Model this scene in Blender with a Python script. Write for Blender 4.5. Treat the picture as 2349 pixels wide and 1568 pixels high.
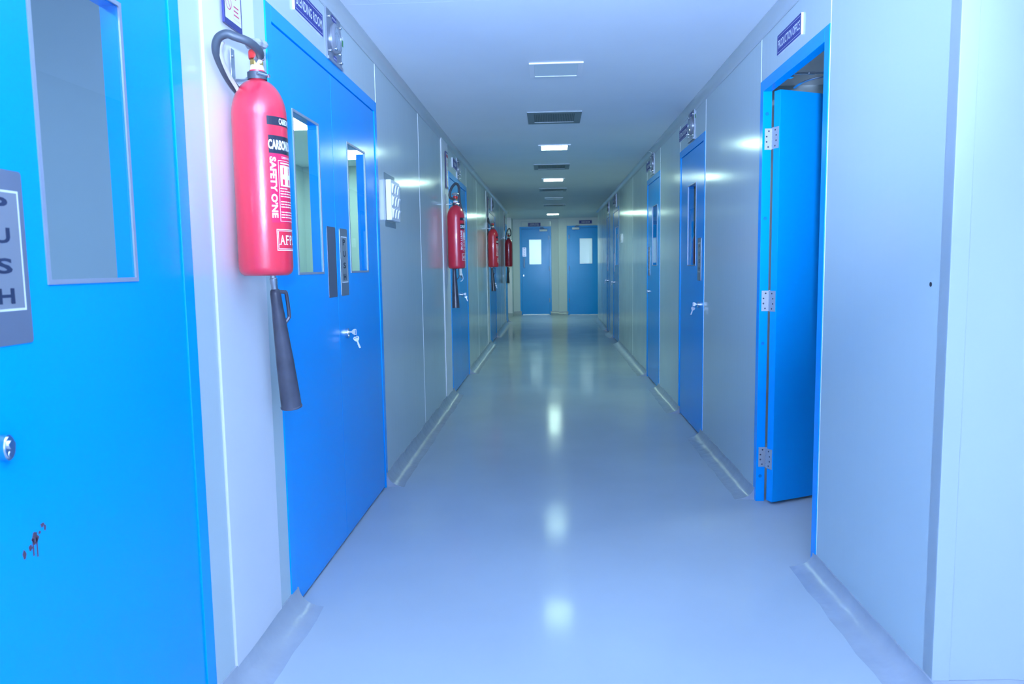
import bpy, bmesh, math, random
from mathutils import Matrix, Vector, Euler
random.seed(7)
PI = math.pi
for o in list(bpy.data.objects):
    bpy.data.objects.remove(o)
SC = bpy.context.scene
COL = SC.collection

# ------------------------------------------------------------------ camera
cam_d = bpy.data.cameras.new('camera')
cam = bpy.data.objects.new('camera', cam_d)
COL.objects.link(cam)
R = ((0.9986114286832177, 0.009409756298970718, 0.05183310708086849),
     (0.05059855186150645, 0.10253819513772383, -0.9934413445631386),
     (-0.01466291419811356, 0.9946845605639468, 0.10191969349898336))
M = Matrix(R).to_4x4()
M.translation = (0, 0, 1.2)
cam.matrix_world = M
cam_d.sensor_width = 36
cam_d.lens = 1707.5 / 2349 * 36
cam_d.clip_start = 0.02
cam_d.dof.use_dof = True
cam_d.dof.focus_distance = 3.2
cam_d.dof.aperture_fstop = 6.3
SC.camera = cam

# ------------------------------------------------------------------ world, flash, exposure
W = bpy.data.worlds.new('world')
SC.world = W
W.use_nodes = True
W.node_tree.nodes['Background'].inputs[0].default_value = (0.45, 0.6, 1, 1)
W.node_tree.nodes['Background'].inputs[1].default_value = 0.0
FLASH = (0.45, 0.63, 1.0)
LAMP = (0.66, 1.0, 0.80)


def area(name, loc, look, size, power, color, sy=None):
    l = bpy.data.lights.new(name, 'AREA')
    l.shape = 'RECTANGLE'
    l.size = size
    l.size_y = sy or size
    l.energy = power
    l.color = color
    o = bpy.data.objects.new(name, l)
    COL.objects.link(o)
    o.location = loc
    d = Vector(look) - Vector(loc)
    o.rotation_euler = d.to_track_quat('-Z', 'Y').to_euler()
    return o


# flash-coloured spots: the photographer's flash bounced off the ceiling, plus two added fills
def flash(name, aim, power, cone, loc=(0.02, -0.15, 1.42)):
    l = bpy.data.lights.new(name, 'SPOT')
    l.energy = power
    l.color = FLASH
    l.spot_size = math.radians(cone)
    l.spot_blend = 1.0
    l.shadow_soft_size = 0.05
    o = bpy.data.objects.new(name, l)
    COL.objects.link(o)
    o.location = loc
    o.rotation_euler = (Vector(aim) - Vector(loc)).to_track_quat('-Z', 'Y').to_euler()


flash('bounce_flash', (0.03, 0.1, 2.31), 3900, 106)
flash('ceiling_fill_spot', (0.06, 4.2, 2.31), 1400, 60)  # added spot, brightens the ceiling and upper walls ahead directly
flash('back_fill_spot', (0.9, -2.6, 1.5), 1350, 125, (0.10, -0.45, 1.50))  # added fill, thrown at the back wall for soft frontal light

SC.view_settings.view_transform = 'Standard'
SC.view_settings.look = 'None'
SC.view_settings.gamma = 1
SC.view_settings.use_curve_mapping = False
SC.view_settings.exposure = 0.0
SC.cycles.max_bounces = 10
SC.cycles.diffuse_bounces = 6
SC.cycles.glossy_bounces = 5
SC.cycles.transparent_max_bounces = 12
SC.cycles.caustics_reflective = False
SC.cycles.caustics_refractive = False
SC.cycles.sample_clamp_indirect = 6
SC.cycles.use_denoising = True

LAMP_W = {'on': 56.0, 'room_dim': 150.0, 'room_low': 12.0, 'room': 42.0, 'room_bright': 26.0, 'office': 70.0, 'room_mid': 15.0, 'end': 115.0}


# ------------------------------------------------------------------ materials
def s2l(c):
    return tuple((x / 12.92 if x <= 0.04045 else ((x + 0.055) / 1.055) ** 2.4) for x in c)


def mat(name, col, rough=0.4, metal=0.0, coat=0.0, streak=None, mottle=None, spec=0.5, bump=None, rvar=None, emit=None):
    m = bpy.data.materials.new(name)
    m.use_nodes = True
    nt = m.node_tree
    b = nt.nodes['Principled BSDF']
    b.inputs['Base Color'].default_value = (*col, 1)
    b.inputs['Roughness'].default_value = rough
    b.inputs['Metallic'].default_value = metal
    b.inputs['Specular IOR Level'].default_value = spec
    if coat:
        b.inputs['Coat Weight'].default_value = coat
        b.inputs['Coat Roughness'].default_value = 0.08
    tc = nt.nodes.new('ShaderNodeTexCoord')

    def noise(scale, sc3, detail=3):
        mp = nt.nodes.new('ShaderNodeMapping')
        mp.inputs['Scale'].default_value = sc3
        n = nt.nodes.new('ShaderNodeTexNoise')
        n.inputs['Scale'].default_value = scale
        n.inputs['Detail'].default_value = detail
        nt.links.new(tc.outputs['Object'], mp.inputs[0])
        nt.links.new(mp.outputs[0], n.inputs['Vector'])
        return n.outputs['Fac']
    if mottle:
        amt, scale = mottle[:2]
        sc3 = mottle[2] if len(mottle) > 2 else (1, 1, 1)
        f = noise(scale, sc3, 5)
        mr = nt.nodes.new('ShaderNodeMapRange')
        mr.inputs['From Min'].default_value = 0.3
        mr.inputs['From Max'].default_value = 0.7
        mr.inputs['To Min'].default_value = 1 - amt
        mr.inputs['To Max'].default_value = 1 + amt
        nt.links.new(f, mr.inputs[0])
        mx = nt.nodes.new('ShaderNodeVectorMath')
        mx.operation = 'SCALE'
        mx.inputs[0].default_value = col
        nt.links.new(mr.outputs[0], mx.inputs['Scale'])
        nt.links.new(mx.outputs[0], b.inputs['Base Color'])
    if rvar:
        f = noise(rvar[1], rvar[2] if len(rvar) > 2 else (1, 1, 1), 4)
        mr = nt.nodes.new('ShaderNodeMapRange')
        mr.inputs['From Min'].default_value = 0.3
        mr.inputs['From Max'].default_value = 0.7
        mr.inputs['To Min'].default_value = rough - rvar[0]
        mr.inputs['To Max'].default_value = rough + rvar[0]
        nt.links.new(f, mr.inputs[0])
        nt.links.new(mr.outputs[0], b.inputs['Roughness'])
    if streak or bump:
        a, scale, sc3 = streak or bump
        f = noise(scale, sc3, 2)
        bp = nt.nodes.new('ShaderNodeBump')
        bp.inputs['Strength'].default_value = 1.0
        bp.inputs['Distance'].default_value = a
        nt.links.new(f, bp.inputs['Height'])
        nt.links.new(bp.outputs[0], b.inputs['Normal'])
        if coat:
            nt.links.new(bp.outputs[0], b.inputs['Coat Normal'])
    if emit:
        b.inputs['Emission Color'].default_value = (*emit[0], 1)
        b.inputs['Emission Strength'].default_value = emit[1]
    return m


def glass_mat(name, tint=(0.86, 0.93, 0.95), rough=0.0):
    m = bpy.data.materials.new(name)
    m.use_nodes = True
    nt = m.node_tree
    nt.nodes.clear()
    out = nt.nodes.new('ShaderNodeOutputMaterial')
    mix = nt.nodes.new('ShaderNodeMixShader')
    tr = nt.nodes.new('ShaderNodeBsdfTransparent')
    tr.inputs[0].default_value = (*tint, 1)
    gl = nt.nodes.new('ShaderNodeBsdfGlossy')
    gl.inputs['Roughness'].default_value = rough
    fr = nt.nodes.new('ShaderNodeFresnel')
    fr.inputs[0].default_value = 1.5
    ge = nt.nodes.new('ShaderNodeNewGeometry')
    inv = nt.nodes.new('ShaderNodeMath')
    inv.operation = 'SUBTRACT'
    inv.inputs[0].default_value = 1.0
    nt.links.new(ge.outputs['Backfacing'], inv.inputs[1])
    mul = nt.nodes.new('ShaderNodeMath')
    mul.operation = 'MULTIPLY'
    nt.links.new(fr.outputs[0], mul.inputs[0])
    nt.links.new(inv.outputs[0], mul.inputs[1])
    nt.links.new(mul.outputs[0], mix.inputs[0])   # only the outer face of the pane mirrors
    nt.links.new(tr.outputs[0], mix.inputs[1])
    nt.links.new(gl.outputs[0], mix.inputs[2])
    nt.links.new(mix.outputs[0], out.inputs[0])
    return m


MT = {}
MT['panel'] = mat('wall_panel_paint', (0.55, 0.63, 0.635), 0.15, streak=(0.0003, 9, (3.2, 1, 0.10)), rvar=(0.03, 3), spec=0.35)
MT['endpanel'] = mat('end_panel_paint', (0.60, 0.66, 0.64), 0.42, mottle=(0.02, 3))
MT['key'] = mat('nickel_key', (0.58, 0.58, 0.60), 0.4, metal=0.35)
MT['pillar'] = mat('pillar_white_paint', (0.80, 0.79, 0.81), 0.35, mottle=(0.02, 3))
MT['facing'] = mat('facing_panel_paint', (0.46, 0.52, 0.55), 0.35, mottle=(0.015, 2))
MT['ceil'] = mat('ceiling_panel_paint', (0.78, 0.80, 0.82), 0.5, mottle=(0.02, 2))
MT['floor'] = mat('epoxy_floor', (0.435, 0.482, 0.52), 0.13, mottle=(0.05, 1.3), rvar=(0.03, 2.2), bump=(0.0006, 3.0, (1, 1, 1)), spec=0.025)
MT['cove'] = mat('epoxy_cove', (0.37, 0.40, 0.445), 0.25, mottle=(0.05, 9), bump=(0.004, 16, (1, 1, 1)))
MT['covew'] = mat('ceiling_cove_aluminium', (0.52, 0.56, 0.58), 0.22, mottle=(0.02, 3))
MT['seal'] = mat('silicone_sealant', (0.86, 0.86, 0.86), 0.4)
MT['blue'] = mat('blue_door_paint', (0.0, 0.33, 0.84), 0.2, spec=0.2, rvar=(0.03, 2), bump=(0.0005, 4, (1, 1, 0.5)))
MT['bluef'] = mat('blue_frame_paint', (0.0, 0.34, 0.86), 0.2, spec=0.2)
MT['bluecap'] = mat('blue_cap_plastic', (0.0, 0.20, 0.52), 0.4, spec=0.2)
MT['screw'] = mat('screw_steel', (0.06, 0.07, 0.10), 0.4, metal=0.4)
MT['hinge'] = mat('hinge_steel', (0.66, 0.66, 0.70), 0.38, metal=0.7)
MT['dark'] = mat('dark_gap', (0.01, 0.012, 0.02), 0.7)
MT['steel'] = mat('brushed_steel', (0.52, 0.53, 0.55), 0.3, metal=1.0)
MT['chrome'] = mat('chrome', (0.75, 0.75, 0.77), 0.12, metal=1.0)
MT['plate'] = mat('push_plate_steel', (0.30, 0.33, 0.40), 0.32, metal=0.7)
MT['plate2'] = mat('push_label_steel', (0.42, 0.43, 0.46), 0.3, metal=0.6)
MT['plateblank'] = mat('blank_plate_steel', (0.15, 0.17, 0.24), 0.4, metal=0.6)
MT['bead'] = mat('window_bead', (0.32, 0.36, 0.43), 0.4, metal=0.3)
MT['glass'] = glass_mat('window_glass')
MT['acrylic'] = glass_mat('clear_acrylic', (0.93, 0.95, 0.97), 0.05)
MT['white'] = mat('white_plastic', (0.82, 0.82, 0.84), 0.3)
MT['inkwhite'] = mat('white_lettering', (0.85, 0.86, 0.88), 0.5)
MT['navy'] = mat('navy_print', (0.028, 0.032, 0.16), 0.35)
MT['indigo'] = mat('indigo_sign', (0.045, 0.05, 0.26), 0.5, spec=0.3)
MT['inkdark'] = mat('dark_lettering', (0.012, 0.02, 0.05), 0.4)
MT['inkred'] = mat('red_print', (0.60, 0.05, 0.10), 0.5)
MT['inkgreen'] = mat('green_print', (0.06, 0.28, 0.08), 0.5)
MT['red'] = mat('red_cylinder_paint', (0.58, 0.018, 0.040), 0.3, coat=0.6, bump=(0.0004, 70, (1, 1, 0.5)))
MT['redcap'] = mat('red_plastic', (0.55, 0.02, 0.015), 0.4)
MT['labelred'] = mat('label_magenta_red', (0.56, 0.01, 0.06), 0.4)
MT['labelblack'] = mat('label_black', (0.015, 0.017, 0.03), 0.35)
MT['rubber'] = mat('black_rubber', (0.045, 0.055, 0.07), 0.45)
MT['horn'] = mat('black_horn_plastic', (0.05, 0.05, 0.07), 0.3, mottle=(0.25, 20), bump=(0.0006, 40, (1, 1, .3)))
MT['brass'] = mat('brass', (0.62, 0.42, 0.13), 0.3, metal=0.9)
MT['wheel'] = mat('cast_grey_wheel', (0.34, 0.35, 0.37), 0.35, metal=0.3)
MT['strap'] = mat('beige_strap', (0.40, 0.37, 0.33), 0.5)
MT['stain'] = mat('brown_stain', (0.05, 0.03, 0.05), 0.6)
MT['gface'] = mat('gauge_face', (0.62, 0.66, 0.70), 0.4)
MT['gbody'] = mat('gauge_grey', (0.33, 0.35, 0.40), 0.3, metal=0.5)
MT['vent'] = mat('vent_steel', (0.20, 0.24, 0.26), 0.4, metal=0.3)
MT['off'] = mat('unlit_diffuser', (0.70, 0.77, 0.78), 0.35)
for k, w in LAMP_W.items():
    MT['lamp_' + k] = mat('lit_diffuser_' + k, (0.8, 0.8, 0.8), 0.5, emit=({'on': LAMP, 'end': LAMP, 'room': (0.62, 0.95, 0.82), 'room_dim': (0.42, 0.6, 1.0), 'room_low': (0.5, 0.65, 1.0), 'office': (0.6, 0.75, 1.0)}.get(k, (0.66, 0.95, 1.0)), w))
MT['room'] = mat('room_wall_paint', (0.50, 0.56, 0.55), 0.4)
MT['paper'] = mat('paper', (0.6, 0.66, 0.58), 0.6)


# ------------------------------------------------------------------ geometry helpers
def bx(bm, x0, x1, y0, y1, z0, z1, bev=0):
    vs = [bm.verts.new((x, y, z)) for x in (x0, x1) for y in (y0, y1) for z in (z0, z1)]
    idx = [(0, 1, 3, 2), (4, 6, 7, 5), (0, 4, 5, 1), (2, 3, 7, 6), (0, 2, 6, 4), (1, 5, 7, 3)]
    fs = [bm.faces.new([vs[i] for i in f]) for f in idx]
    if bev:
        es = list({e for f in fs for e in f.edges})
        bmesh.ops.bevel(bm, geom=es, offset=bev, segments=2, profile=0.5, affect='EDGES')
    return bm


def slab(bm, x0, x1, z0, z1, y0, y1, holes=()):
    """a flat slab in the XZ plane from y0 (front) to y1 with rectangular holes (hx0,hx1,hz0,hz1)"""
    xs = sorted({x0, x1, *[h[i] for h in holes for i in (0, 1)]})
    zs = sorted({z0, z1, *[h[i] for h in holes for i in (2, 3)]})
    nx, nz = len(xs) - 1, len(zs) - 1

    def solid(i, j):
        if i < 0 or j < 0 or i >= nx or j >= nz:
            return False
        cx, cz = (xs[i] + xs[i + 1]) / 2, (zs[j] + zs[j + 1]) / 2
        return not any(h[0] < cx < h[1] and h[2] < cz < h[3] for h in holes)
    vc = {}

    def v(i, j, y):
        k = (i, j, y)
        if k not in vc:
            vc[k] = bm.verts.new((xs[i], y, zs[j]))
        return vc[k]
    for i in range(nx):
        for j in range(nz):
            if not solid(i, j):
                continue
            bm.faces.new([v(i, j, y0), v(i + 1, j, y0), v(i + 1, j + 1, y0), v(i, j + 1, y0)])
            bm.faces.new([v(i, j, y1), v(i, j + 1, y1), v(i + 1, j + 1, y1), v(i + 1, j, y1)])
            for (di, dj, a, b2) in ((-1, 0, (i, j), (i, j + 1)), (1, 0, (i + 1, j + 1), (i + 1, j)), (0, -1, (i + 1, j), (i, j)), (0, 1, (i, j + 1), (i + 1, j + 1))):
                if not solid(i + di, j + dj):
                    bm.faces.new([v(*a, y0), v(*b2, y0), v(*b2, y1), v(*a, y1)])
    return bm


def lathe(bm, prof, seg=32, axis='Z', c=(0, 0, 0), a0=0.0, a1=2 * PI):
    full = abs(a1 - a0 - 2 * PI) < 1e-6
    n = seg if full else seg + 1
    rings = []
    for (r, z) in prof:
        ring = []
        for k in range(n):
            a = a0 + (a1 - a0) * k / seg
            p = (r * math.cos(a), r * math.sin(a), z)
            if axis == 'Y':
                p = (p[0], z, p[1])
            ring.append(bm.verts.new((p[0] + c[0], p[1] + c[1], p[2] + c[2])))
        rings.append(ring)
    for i in range(len(rings) - 1):
        for k in range(seg):
            k2 = (k + 1) % n
            bm.faces.new([rings[i][k], rings[i][k2], rings[i + 1][k2], rings[i + 1][k]])
    if full:
        for ring, z in ((rings[0], 0), (rings[-1], 1)):
            try:
                bm.faces.new(ring)
            except ValueError:
                pass
    return bm


def smooth_path(pts, n=8):
    """Catmull-Rom"""
    P = [Vector(p) for p in pts]
    out = []
    for i in range(len(P) - 1):
        p0 = P[i - 1] if i else P[0] * 2 - P[1]
        p1, p2 = P[i], P[i + 1]
        p3 = P[i + 2] if i + 2 < len(P) else P[-1] * 2 - P[-2]
        for k in range(n):
            t = k / n
            out.append(0.5 * ((2 * p1) + (p2 - p0) * t + (2 * p0 - 5 * p1 + 4 * p2 - p3) * t * t + (3 * p1 - p0 - 3 * p2 + p3) * t ** 3))
    out.append(P[-1])
    return out


def tube(bm, pts, rad, seg=12, flat=1.0):
    rad = rad if isinstance(rad, (list, tuple)) else [rad] * len(pts)
    pts = [Vector(p) for p in pts]
    prev = None
    rings = []
    for i, p in enumerate(pts):
        t = (pts[min(i + 1, len(pts) - 1)] - pts[max(i - 1, 0)]).normalized()
        if prev is None:
            up = Vector((0, 0, 1)) if abs(t.z) < 0.9 else Vector((1, 0, 0))
            u = t.cross(up).normalized()
        else:
            u = (prev - t * prev.dot(t)).normalized()
        prev = u
        w = t.cross(u)
        rings.append([bm.verts.new(p + (u * math.cos(2 * PI * k / seg) + w * math.sin(2 * PI * k / seg) * flat) * rad[i]) for k in range(seg)])
    for i in range(len(rings) - 1):
        for k in range(seg):
            bm.faces.new([rings[i][k], rings[i][(k + 1) % seg], rings[i + 1][(k + 1) % seg], rings[i + 1][k]])
    bm.faces.new(rings[0])
    bm.faces.new(rings[-1])
    return bm


def poly_extrude(bm, pts, d0, d1, f):
    """extrude a 2-D polygon; f(a,b,d) -> xyz"""
    A = [bm.verts.new(f(a, b, d0)) for a, b in pts]
    B = [bm.verts.new(f(a, b, d1)) for a, b in pts]
    n = len(pts)
    bm.faces.new(A)
    bm.faces.new(B[::-1])
    for i in range(n):
        bm.faces.new([A[i], A[(i + 1) % n], B[(i + 1) % n], B[i]])
    return bm


def finish(bm, name, material, parent=None, smooth=False, loc=None, rot=None, norm=True):
    if norm:
        bmesh.ops.recalc_face_normals(bm, faces=bm.faces[:])
    me = bpy.data.meshes.new(name)
    bm.to_mesh(me)
    bm.free()
    ms = material if isinstance(material, (list, tuple)) else [material]
    for m in ms:
        me.materials.append(MT[m] if isinstance(m, str) else m)
    if smooth:
        for p in me.polygons:
            p.use_smooth = True
        if hasattr(me, 'set_sharp_from_angle'):
            me.set_sharp_from_angle(angle=math.radians(40))
    o = bpy.data.objects.new(name, me)
    COL.objects.link(o)
    if parent:
        o.parent = parent
    if loc:
        o.location = loc
    if rot:
        o.rotation_euler = rot
    return o


def new():
    return bmesh.new()


def tag(o, label, cat, group=None, kind=None):
    o['label'] = label
    o['category'] = cat
    if group:
        o['group'] = group
    if kind:
        o['kind'] = kind
    return o


def thing(name, loc, rz, label, cat, group=None, kind=None):
    o = bpy.data.objects.new(name, None)
    o.empty_display_size = 0.05
    COL.objects.link(o)
    o.location = loc
    o.rotation_euler = (0, 0, rz)
    return tag(o, label, cat, group, kind)


XL, XR, ZC = -0.91, 1.03, 2.31
YE1, YE2 = 18.2, 17.95


def at(side, pos, z=0.0, off=0.0):
    """wall mount: local X runs to the right along the wall, local -Y points out of it"""
    if side == 'L':
        return (XL + off, pos, z), PI / 2
    if side == 'R':
        return (XR - off, pos, z), -PI / 2
    if side == 'E1':
        return (pos, YE1 - off, z), 0.0
    return (pos, YE2 - off, z), 0.0


_tc = {}


def text_mesh(body, bold=0.0, align='CENTER'):
    k = (body, bold, align)
    if k not in _tc:
        cu = bpy.data.curves.new('lettering', 'FONT')
        cu.body = body
        cu.size = 1
        cu.align_x = align
        cu.offset = bold
        cu.resolution_u = 3
        cu.space_line = 1.0
        ob = bpy.data.objects.new('lettering', cu)
        COL.objects.link(ob)
        dg = bpy.context.evaluated_depsgraph_get()
        dg.update()
        me = bpy.data.meshes.new_from_object(ob.evaluated_get(dg))
        bpy.data.objects.remove(ob)
        xs = [v.co.x for v in me.vertices]
        ys = [v.co.y for v in me.vertices]
        _tc[k] = ([(v.co.x - (min(xs) + max(xs)) / 2, v.co.y - (min(ys) + max(ys)) / 2) for v in me.vertices],
                  [tuple(p.vertices) for p in me.polygons], max(xs) - min(xs), max(ys) - min(ys))
        bpy.data.meshes.remove(me)
    return _tc[k]


def add_text(bm, body, cx, cz, w=None, h=None, y=-0.0006, bold=0.0, down=False):
    """letters fitted to w x h, lying in the XZ plane at y; down turns them to read downwards"""
    vs, fs, tw, th = text_mesh(body, bold)
    if down:
        sx = (h / tw) if h else (w / th)
        sy = (w / th) if w else sx
    else:
        sx = (w / tw) if w else (h / th)
        sy = (h / th) if h else sx
    out = []
    for a, b in vs:
        a, b = a * sx, b * sy
        if down:
            a, b = b, -a
        out.append(bm.verts.new((cx + a, y, cz + b)))
    for f in fs:
        try:
            bm.faces.new([out[i] for i in f])
        except ValueError:
            pass
    return bm


def rect(bm, x0, x1, z0, z1, y):
    bm.faces.new([bm.verts.new(p) for p in ((x0, y, z0), (x1, y, z0), (x1, y, z1), (x0, y, z1))])
    return bm


def rect_ring(bm, x0, x1, z0, z1, t, y):
    rect(bm, x0, x1, z0, z0 + t, y)
    rect(bm, x0, x1, z1 - t, z1, y)
    rect(bm, x0, x0 + t, z0 + t, z1 - t, y)
    rect(bm, x1 - t, x1, z0 + t, z1 - t, y)
    return bm


def flatprint(bm, name, material, parent, n=(0, -1, 0)):
    for f in bm.faces:
        f.normal_update()
        if f.normal.dot(Vector(n)) < 0:
            f.normal_flip()
    return finish(bm, name, material, parent, norm=False)


def rounded(x0, x1, z0, z1, r, n=4):
    pts = []
    for (cx, cz, a) in ((x1 - r, z0 + r, -PI / 2), (x1 - r, z1 - r, 0), (x0 + r, z1 - r, PI / 2), (x0 + r, z0 + r, PI)):
        for k in range(n + 1):
            t = a + PI / 2 * k / n
            pts.append((cx + r * math.cos(t), cz + r * math.sin(t)))
    return pts


def plate(bm, x0, x1, z0, z1, y0, y1, r=0.004):
    return poly_extrude(bm, rounded(x0, x1, z0, z1, r), y0, y1, lambda a, b, d: (a, d, b))


# ------------------------------------------------------------------ floor and ceiling
bm = new()
bx(bm, -2.7, 3.7, -2.6, 22.0, -0.08, 0.0)
tag(finish(bm, 'floor', 'floor'), 'glossy blue grey epoxy floor of the corridor', 'floor', kind='structure')

ceil = thing('ceiling', (0, 0, ZC), 0, 'flush white panel ceiling above the corridor', 'ceiling', kind='structure')
ys = [-2.6, -1.4, -0.2, 0.95, 2.1, 3.25, 4.9, 6.55, 8.2, 9.85, 11.5, 13.1, 14.7, 16.2, 18.2]
for a, b in zip(ys, ys[1:]):
    x1 = 3.7 if b < 2.2 else (XR + 0.03)
    x0 = XL - 0.03
    if a >= 14.7:
        x0, x1 = -2.7, 3.7
    if a >= 14.7 and b <= 16.3:
        x0, x1 = XL - .03, XR + .03
    bm = new()
    bx(bm, x0, x1, a, b, 0, 0.05, 0.0006)
    finish(bm, 'ceiling_panel', 'ceil', ceil)
# ceilings of the rooms either side
bm = new()
bx(bm, -2.7, XL - 0.0301, -2.6, 16.2, 0, 0.05)
bx(bm, XR + 0.0301, 3.7, 2.1, 16.2, 0, 0.05)
bx(bm, -2.7, 3.7, 18.2, 22, 0, 0.05)
finish(bm, 'room_ceiling', 'ceil', ceil)


# ------------------------------------------------------------------ walls of 50 mm panels
T = 0.05
ZCOV = 2.33


def wall(name, side, label):
    loc, rz = at(side, 0.0)
    if side in ('E1', 'E2'):
        loc, rz = at(side, 0.0)
    return thing(name, loc, rz, label, 'wall', kind='structure')


def U(side, p):
    """world position along the wall -> local X"""
    return -p if side == 'R' else p


def wpanel(w, side, a, b, z0=0.0, z1=ZCOV, mt='panel', name='wall_panel', proud=0.0, bev=0.0022, holes=()):
    ua, ub = sorted((U(side, a), U(side, b)))
    bm = new()
    c = (ua + ub) / 2
    bx(bm, ua - c + 0.0003, ub - c - 0.0003, -proud, T, z0, z1, bev)
    return finish(bm, name, mt, w, loc=(c, 0, 0))


def sealant(w, side, p, z0=0.05, z1=2.28, wd=0.006, out=0.0012):
    bm = new()
    n = 14
    u = U(side, p)
    # a hand-drawn bead: width wanders a little
    pts = []
    for k in range(n + 1):
        z = z0 + (z1 - z0) * k / n
        hw = wd / 2 * random.uniform(0.7, 1.25)
        pts.append((z, hw, random.uniform(-.0006, .0006)))
    A = [[bm.verts.new((u + j + s * h, y, z)) for s, y in ((-1, 0.001), (-0.5, -out), (0.5, -out), (1, 0.001))] for z, h, j in pts]
    for i in range(n):
        for k in range(3):
            bm.faces.new([A[i][k], A[i][k + 1], A[i + 1][k + 1], A[i + 1][k]])
    return finish(bm, 'sealant_bead', 'seal', w, smooth=True)


HD = 2.062     # top of door frames
wl = wall('wall_left', 'L', 'panelled left wall of the corridor with white pillars between the doors')
wpanel(wl, 'L', -2.6, 1.03)
wpanel(wl, 'L', 1.03, 1.86, HD, name='header_panel')
wpanel(wl, 'L', 1.86, 1.983)
wpanel(wl, 'L', 1.983, 2.342, mt='pillar', name='pillar_cladding', proud=0.006, bev=0.003)
wpanel(wl, 'L', 2.342, 2.446)
wpanel(wl, 'L', 2.446, 3.985, HD, name='header_panel')
for a, b in ((3.985, 5.27), (5.27, 6.36)):
    wpanel(wl, 'L', a, b)
wpanel(wl, 'L', 6.36, 6.755, mt='pillar', name='pillar_cladding', proud=0.006, bev=0.003)
wpanel(wl, 'L', 6.755, 6.815)
wpanel(wl, 'L', 6.815, 8.26, HD, name='header_panel')
for a, b in ((8.26, 9.39), (9.39, 10.78)):
    wpanel(wl, 'L', a, b)
wpanel(wl, 'L', 10.78, 11.15, mt='pillar', name='pillar_cladding', proud=0.006, bev=0.003)
wpanel(wl, 'L', 11.15, 11.26)
wpanel(wl, 'L', 11.26, 12.55, HD, name='header_panel')
for a, b in ((12.55, 13.75), (13.75, 14.93)):
    wpanel(wl, 'L', a, b)
wpanel(wl, 'L', 14.93, 15.22, mt='pillar', name='pillar_cladding', proud=0.006, bev=0.003)
wpanel(wl, 'L', 15.22, 15.32)
wpanel(wl, 'L', 15.32, 15.92, HD, name='header_panel')
wpanel(wl, 'L', 15.92, 16.05)
for p in (2.342, 3.99, 5.27, 6.755, 8.265, 9.39, 11.15, 12.555, 13.75, 14.93):
    sealant(wl, 'L', p, wd=0.008 if p in (2.342, 3.99) else 0.006, z0=HD if p in (3.99, 8.265, 12.555) else 0.06,
            out=0.0145 if p in (1.983, 2.342, 6.36, 6.755, 10.78, 11.15, 14.93) and False else 0.0015)

wr = wall('wall_right', 'R', 'panelled right wall of the corridor running from the near corner')
wpanel(wr, 'R', 1.984, 2.870)
wpanel(wr, 'R', 2.870, 3.765, HD, name='header_panel')
wpanel(wr, 'R', 3.765, 5.06)
wpanel(wr, 'R', 5.06, 6.02, HD, name='header_panel')
wpanel(wr, 'R', 6.02, 7.08)
wpanel(wr, 'R', 7.08, 8.01, HD, name='header_panel')
wpanel(wr, 'R', 8.01, 9.38)
wpanel(wr, 'R', 9.38, 11.235)
wpanel(wr, 'R', 11.235, 12.225, HD, name='header_panel')
wpanel(wr, 'R', 12.225, 12.93)
wpanel(wr, 'R', 12.93, 13.61, HD, name='header_panel')
wpanel(wr, 'R', 13.61, 14.9)
wpanel(wr, 'R', 14.9, 16.2)
for p, z0 in ((2.868, 0.06), (3.772, 0.06), (5.056, 0.06), (6.024, 0.06), (7.076, 0.06), (8.015, HD), (9.38, 0.06), (11.23, 0.06), (12.23, HD), (14.9, 0.06)):
    sealant(wr, 'R', p, z0=z0, wd=0.007)
bm = new()
lathe(bm, [(0.0, -0.0006), (0.0065, -0.0006), (0.0065, 0.001), (0, 0.001)], 16, 'Y', (U('R', 2.077), 0, 1.133))
finish(bm, 'screw_hole', 'dark', wr)

# wall facing the camera at the right of the picture
wf = thing('wall_front', (XR, 1.984, 0), 0, 'pale wall at the near right corner facing the viewer', 'wall', kind='structure')
bm = new()
bx(bm, 0.0, 0.046, -0.003, T, 0, ZCOV, 0.0015)
finish(bm, 'corner_trim', 'facing', wf)
for a, b in ((0.0463, 1.2), (1.2, 2.67)):
    bm = new()
    bx(bm, a - (a + b) / 2, b - (a + b) / 2 - 0.0004, 0, T, 0, ZCOV, 0.0018)
    finish(bm, 'wall_panel', 'facing', wf, loc=((a + b) / 2, 0, 0))

# end walls
we = thing('wall_end', (0, 0, 0), 0, 'pale green end wall stepped around the two far doors', 'wall', kind='structure')


def ebox(name, x0, x1, y0, y1, z0=0.0, z1=ZCOV, mt='endpanel'):
    bm = new()
    cx, cy = (x0 + x1) / 2, (y0 + y1) / 2
    bx(bm, x0 - cx, x1 - cx, y0 - cy, y1 - cy, z0, z1, 0.003)
    return finish(bm, name, mt, we, loc=(cx, cy, 0))


ebox('wall_panel', -2.7, -0.89, 17.5, 17.55, mt='pillar')
ebox('side_panel', -0.94, -0.89, 17.55, 18.2)
ebox('wall_panel', -0.94, -0.727, YE1, YE1 + T)
ebox('header_panel', -0.727, 0.037, YE1, YE1 + T, 2.125)
ebox('wall_panel', 0.037, 0.21, YE1, YE1 + T)
ebox('step_panel', 0.207, 0.257, YE2 + T, YE1)
ebox('wall_panel', 0.207, 0.408, YE2, YE2 + T)
ebox('header_panel', 0.408, 1.30, YE2, YE2 + T, 2.125)
ebox('wall_panel', 1.30, 3.7, YE2, YE2 + T)

# outer shell and room dividers
def shell(name, label, boxes, mt='room'):
    bm = new()
    for b in boxes:
        bx(bm, *b)
    tag(finish(bm, name, mt), label, 'wall', kind='structure')


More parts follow.
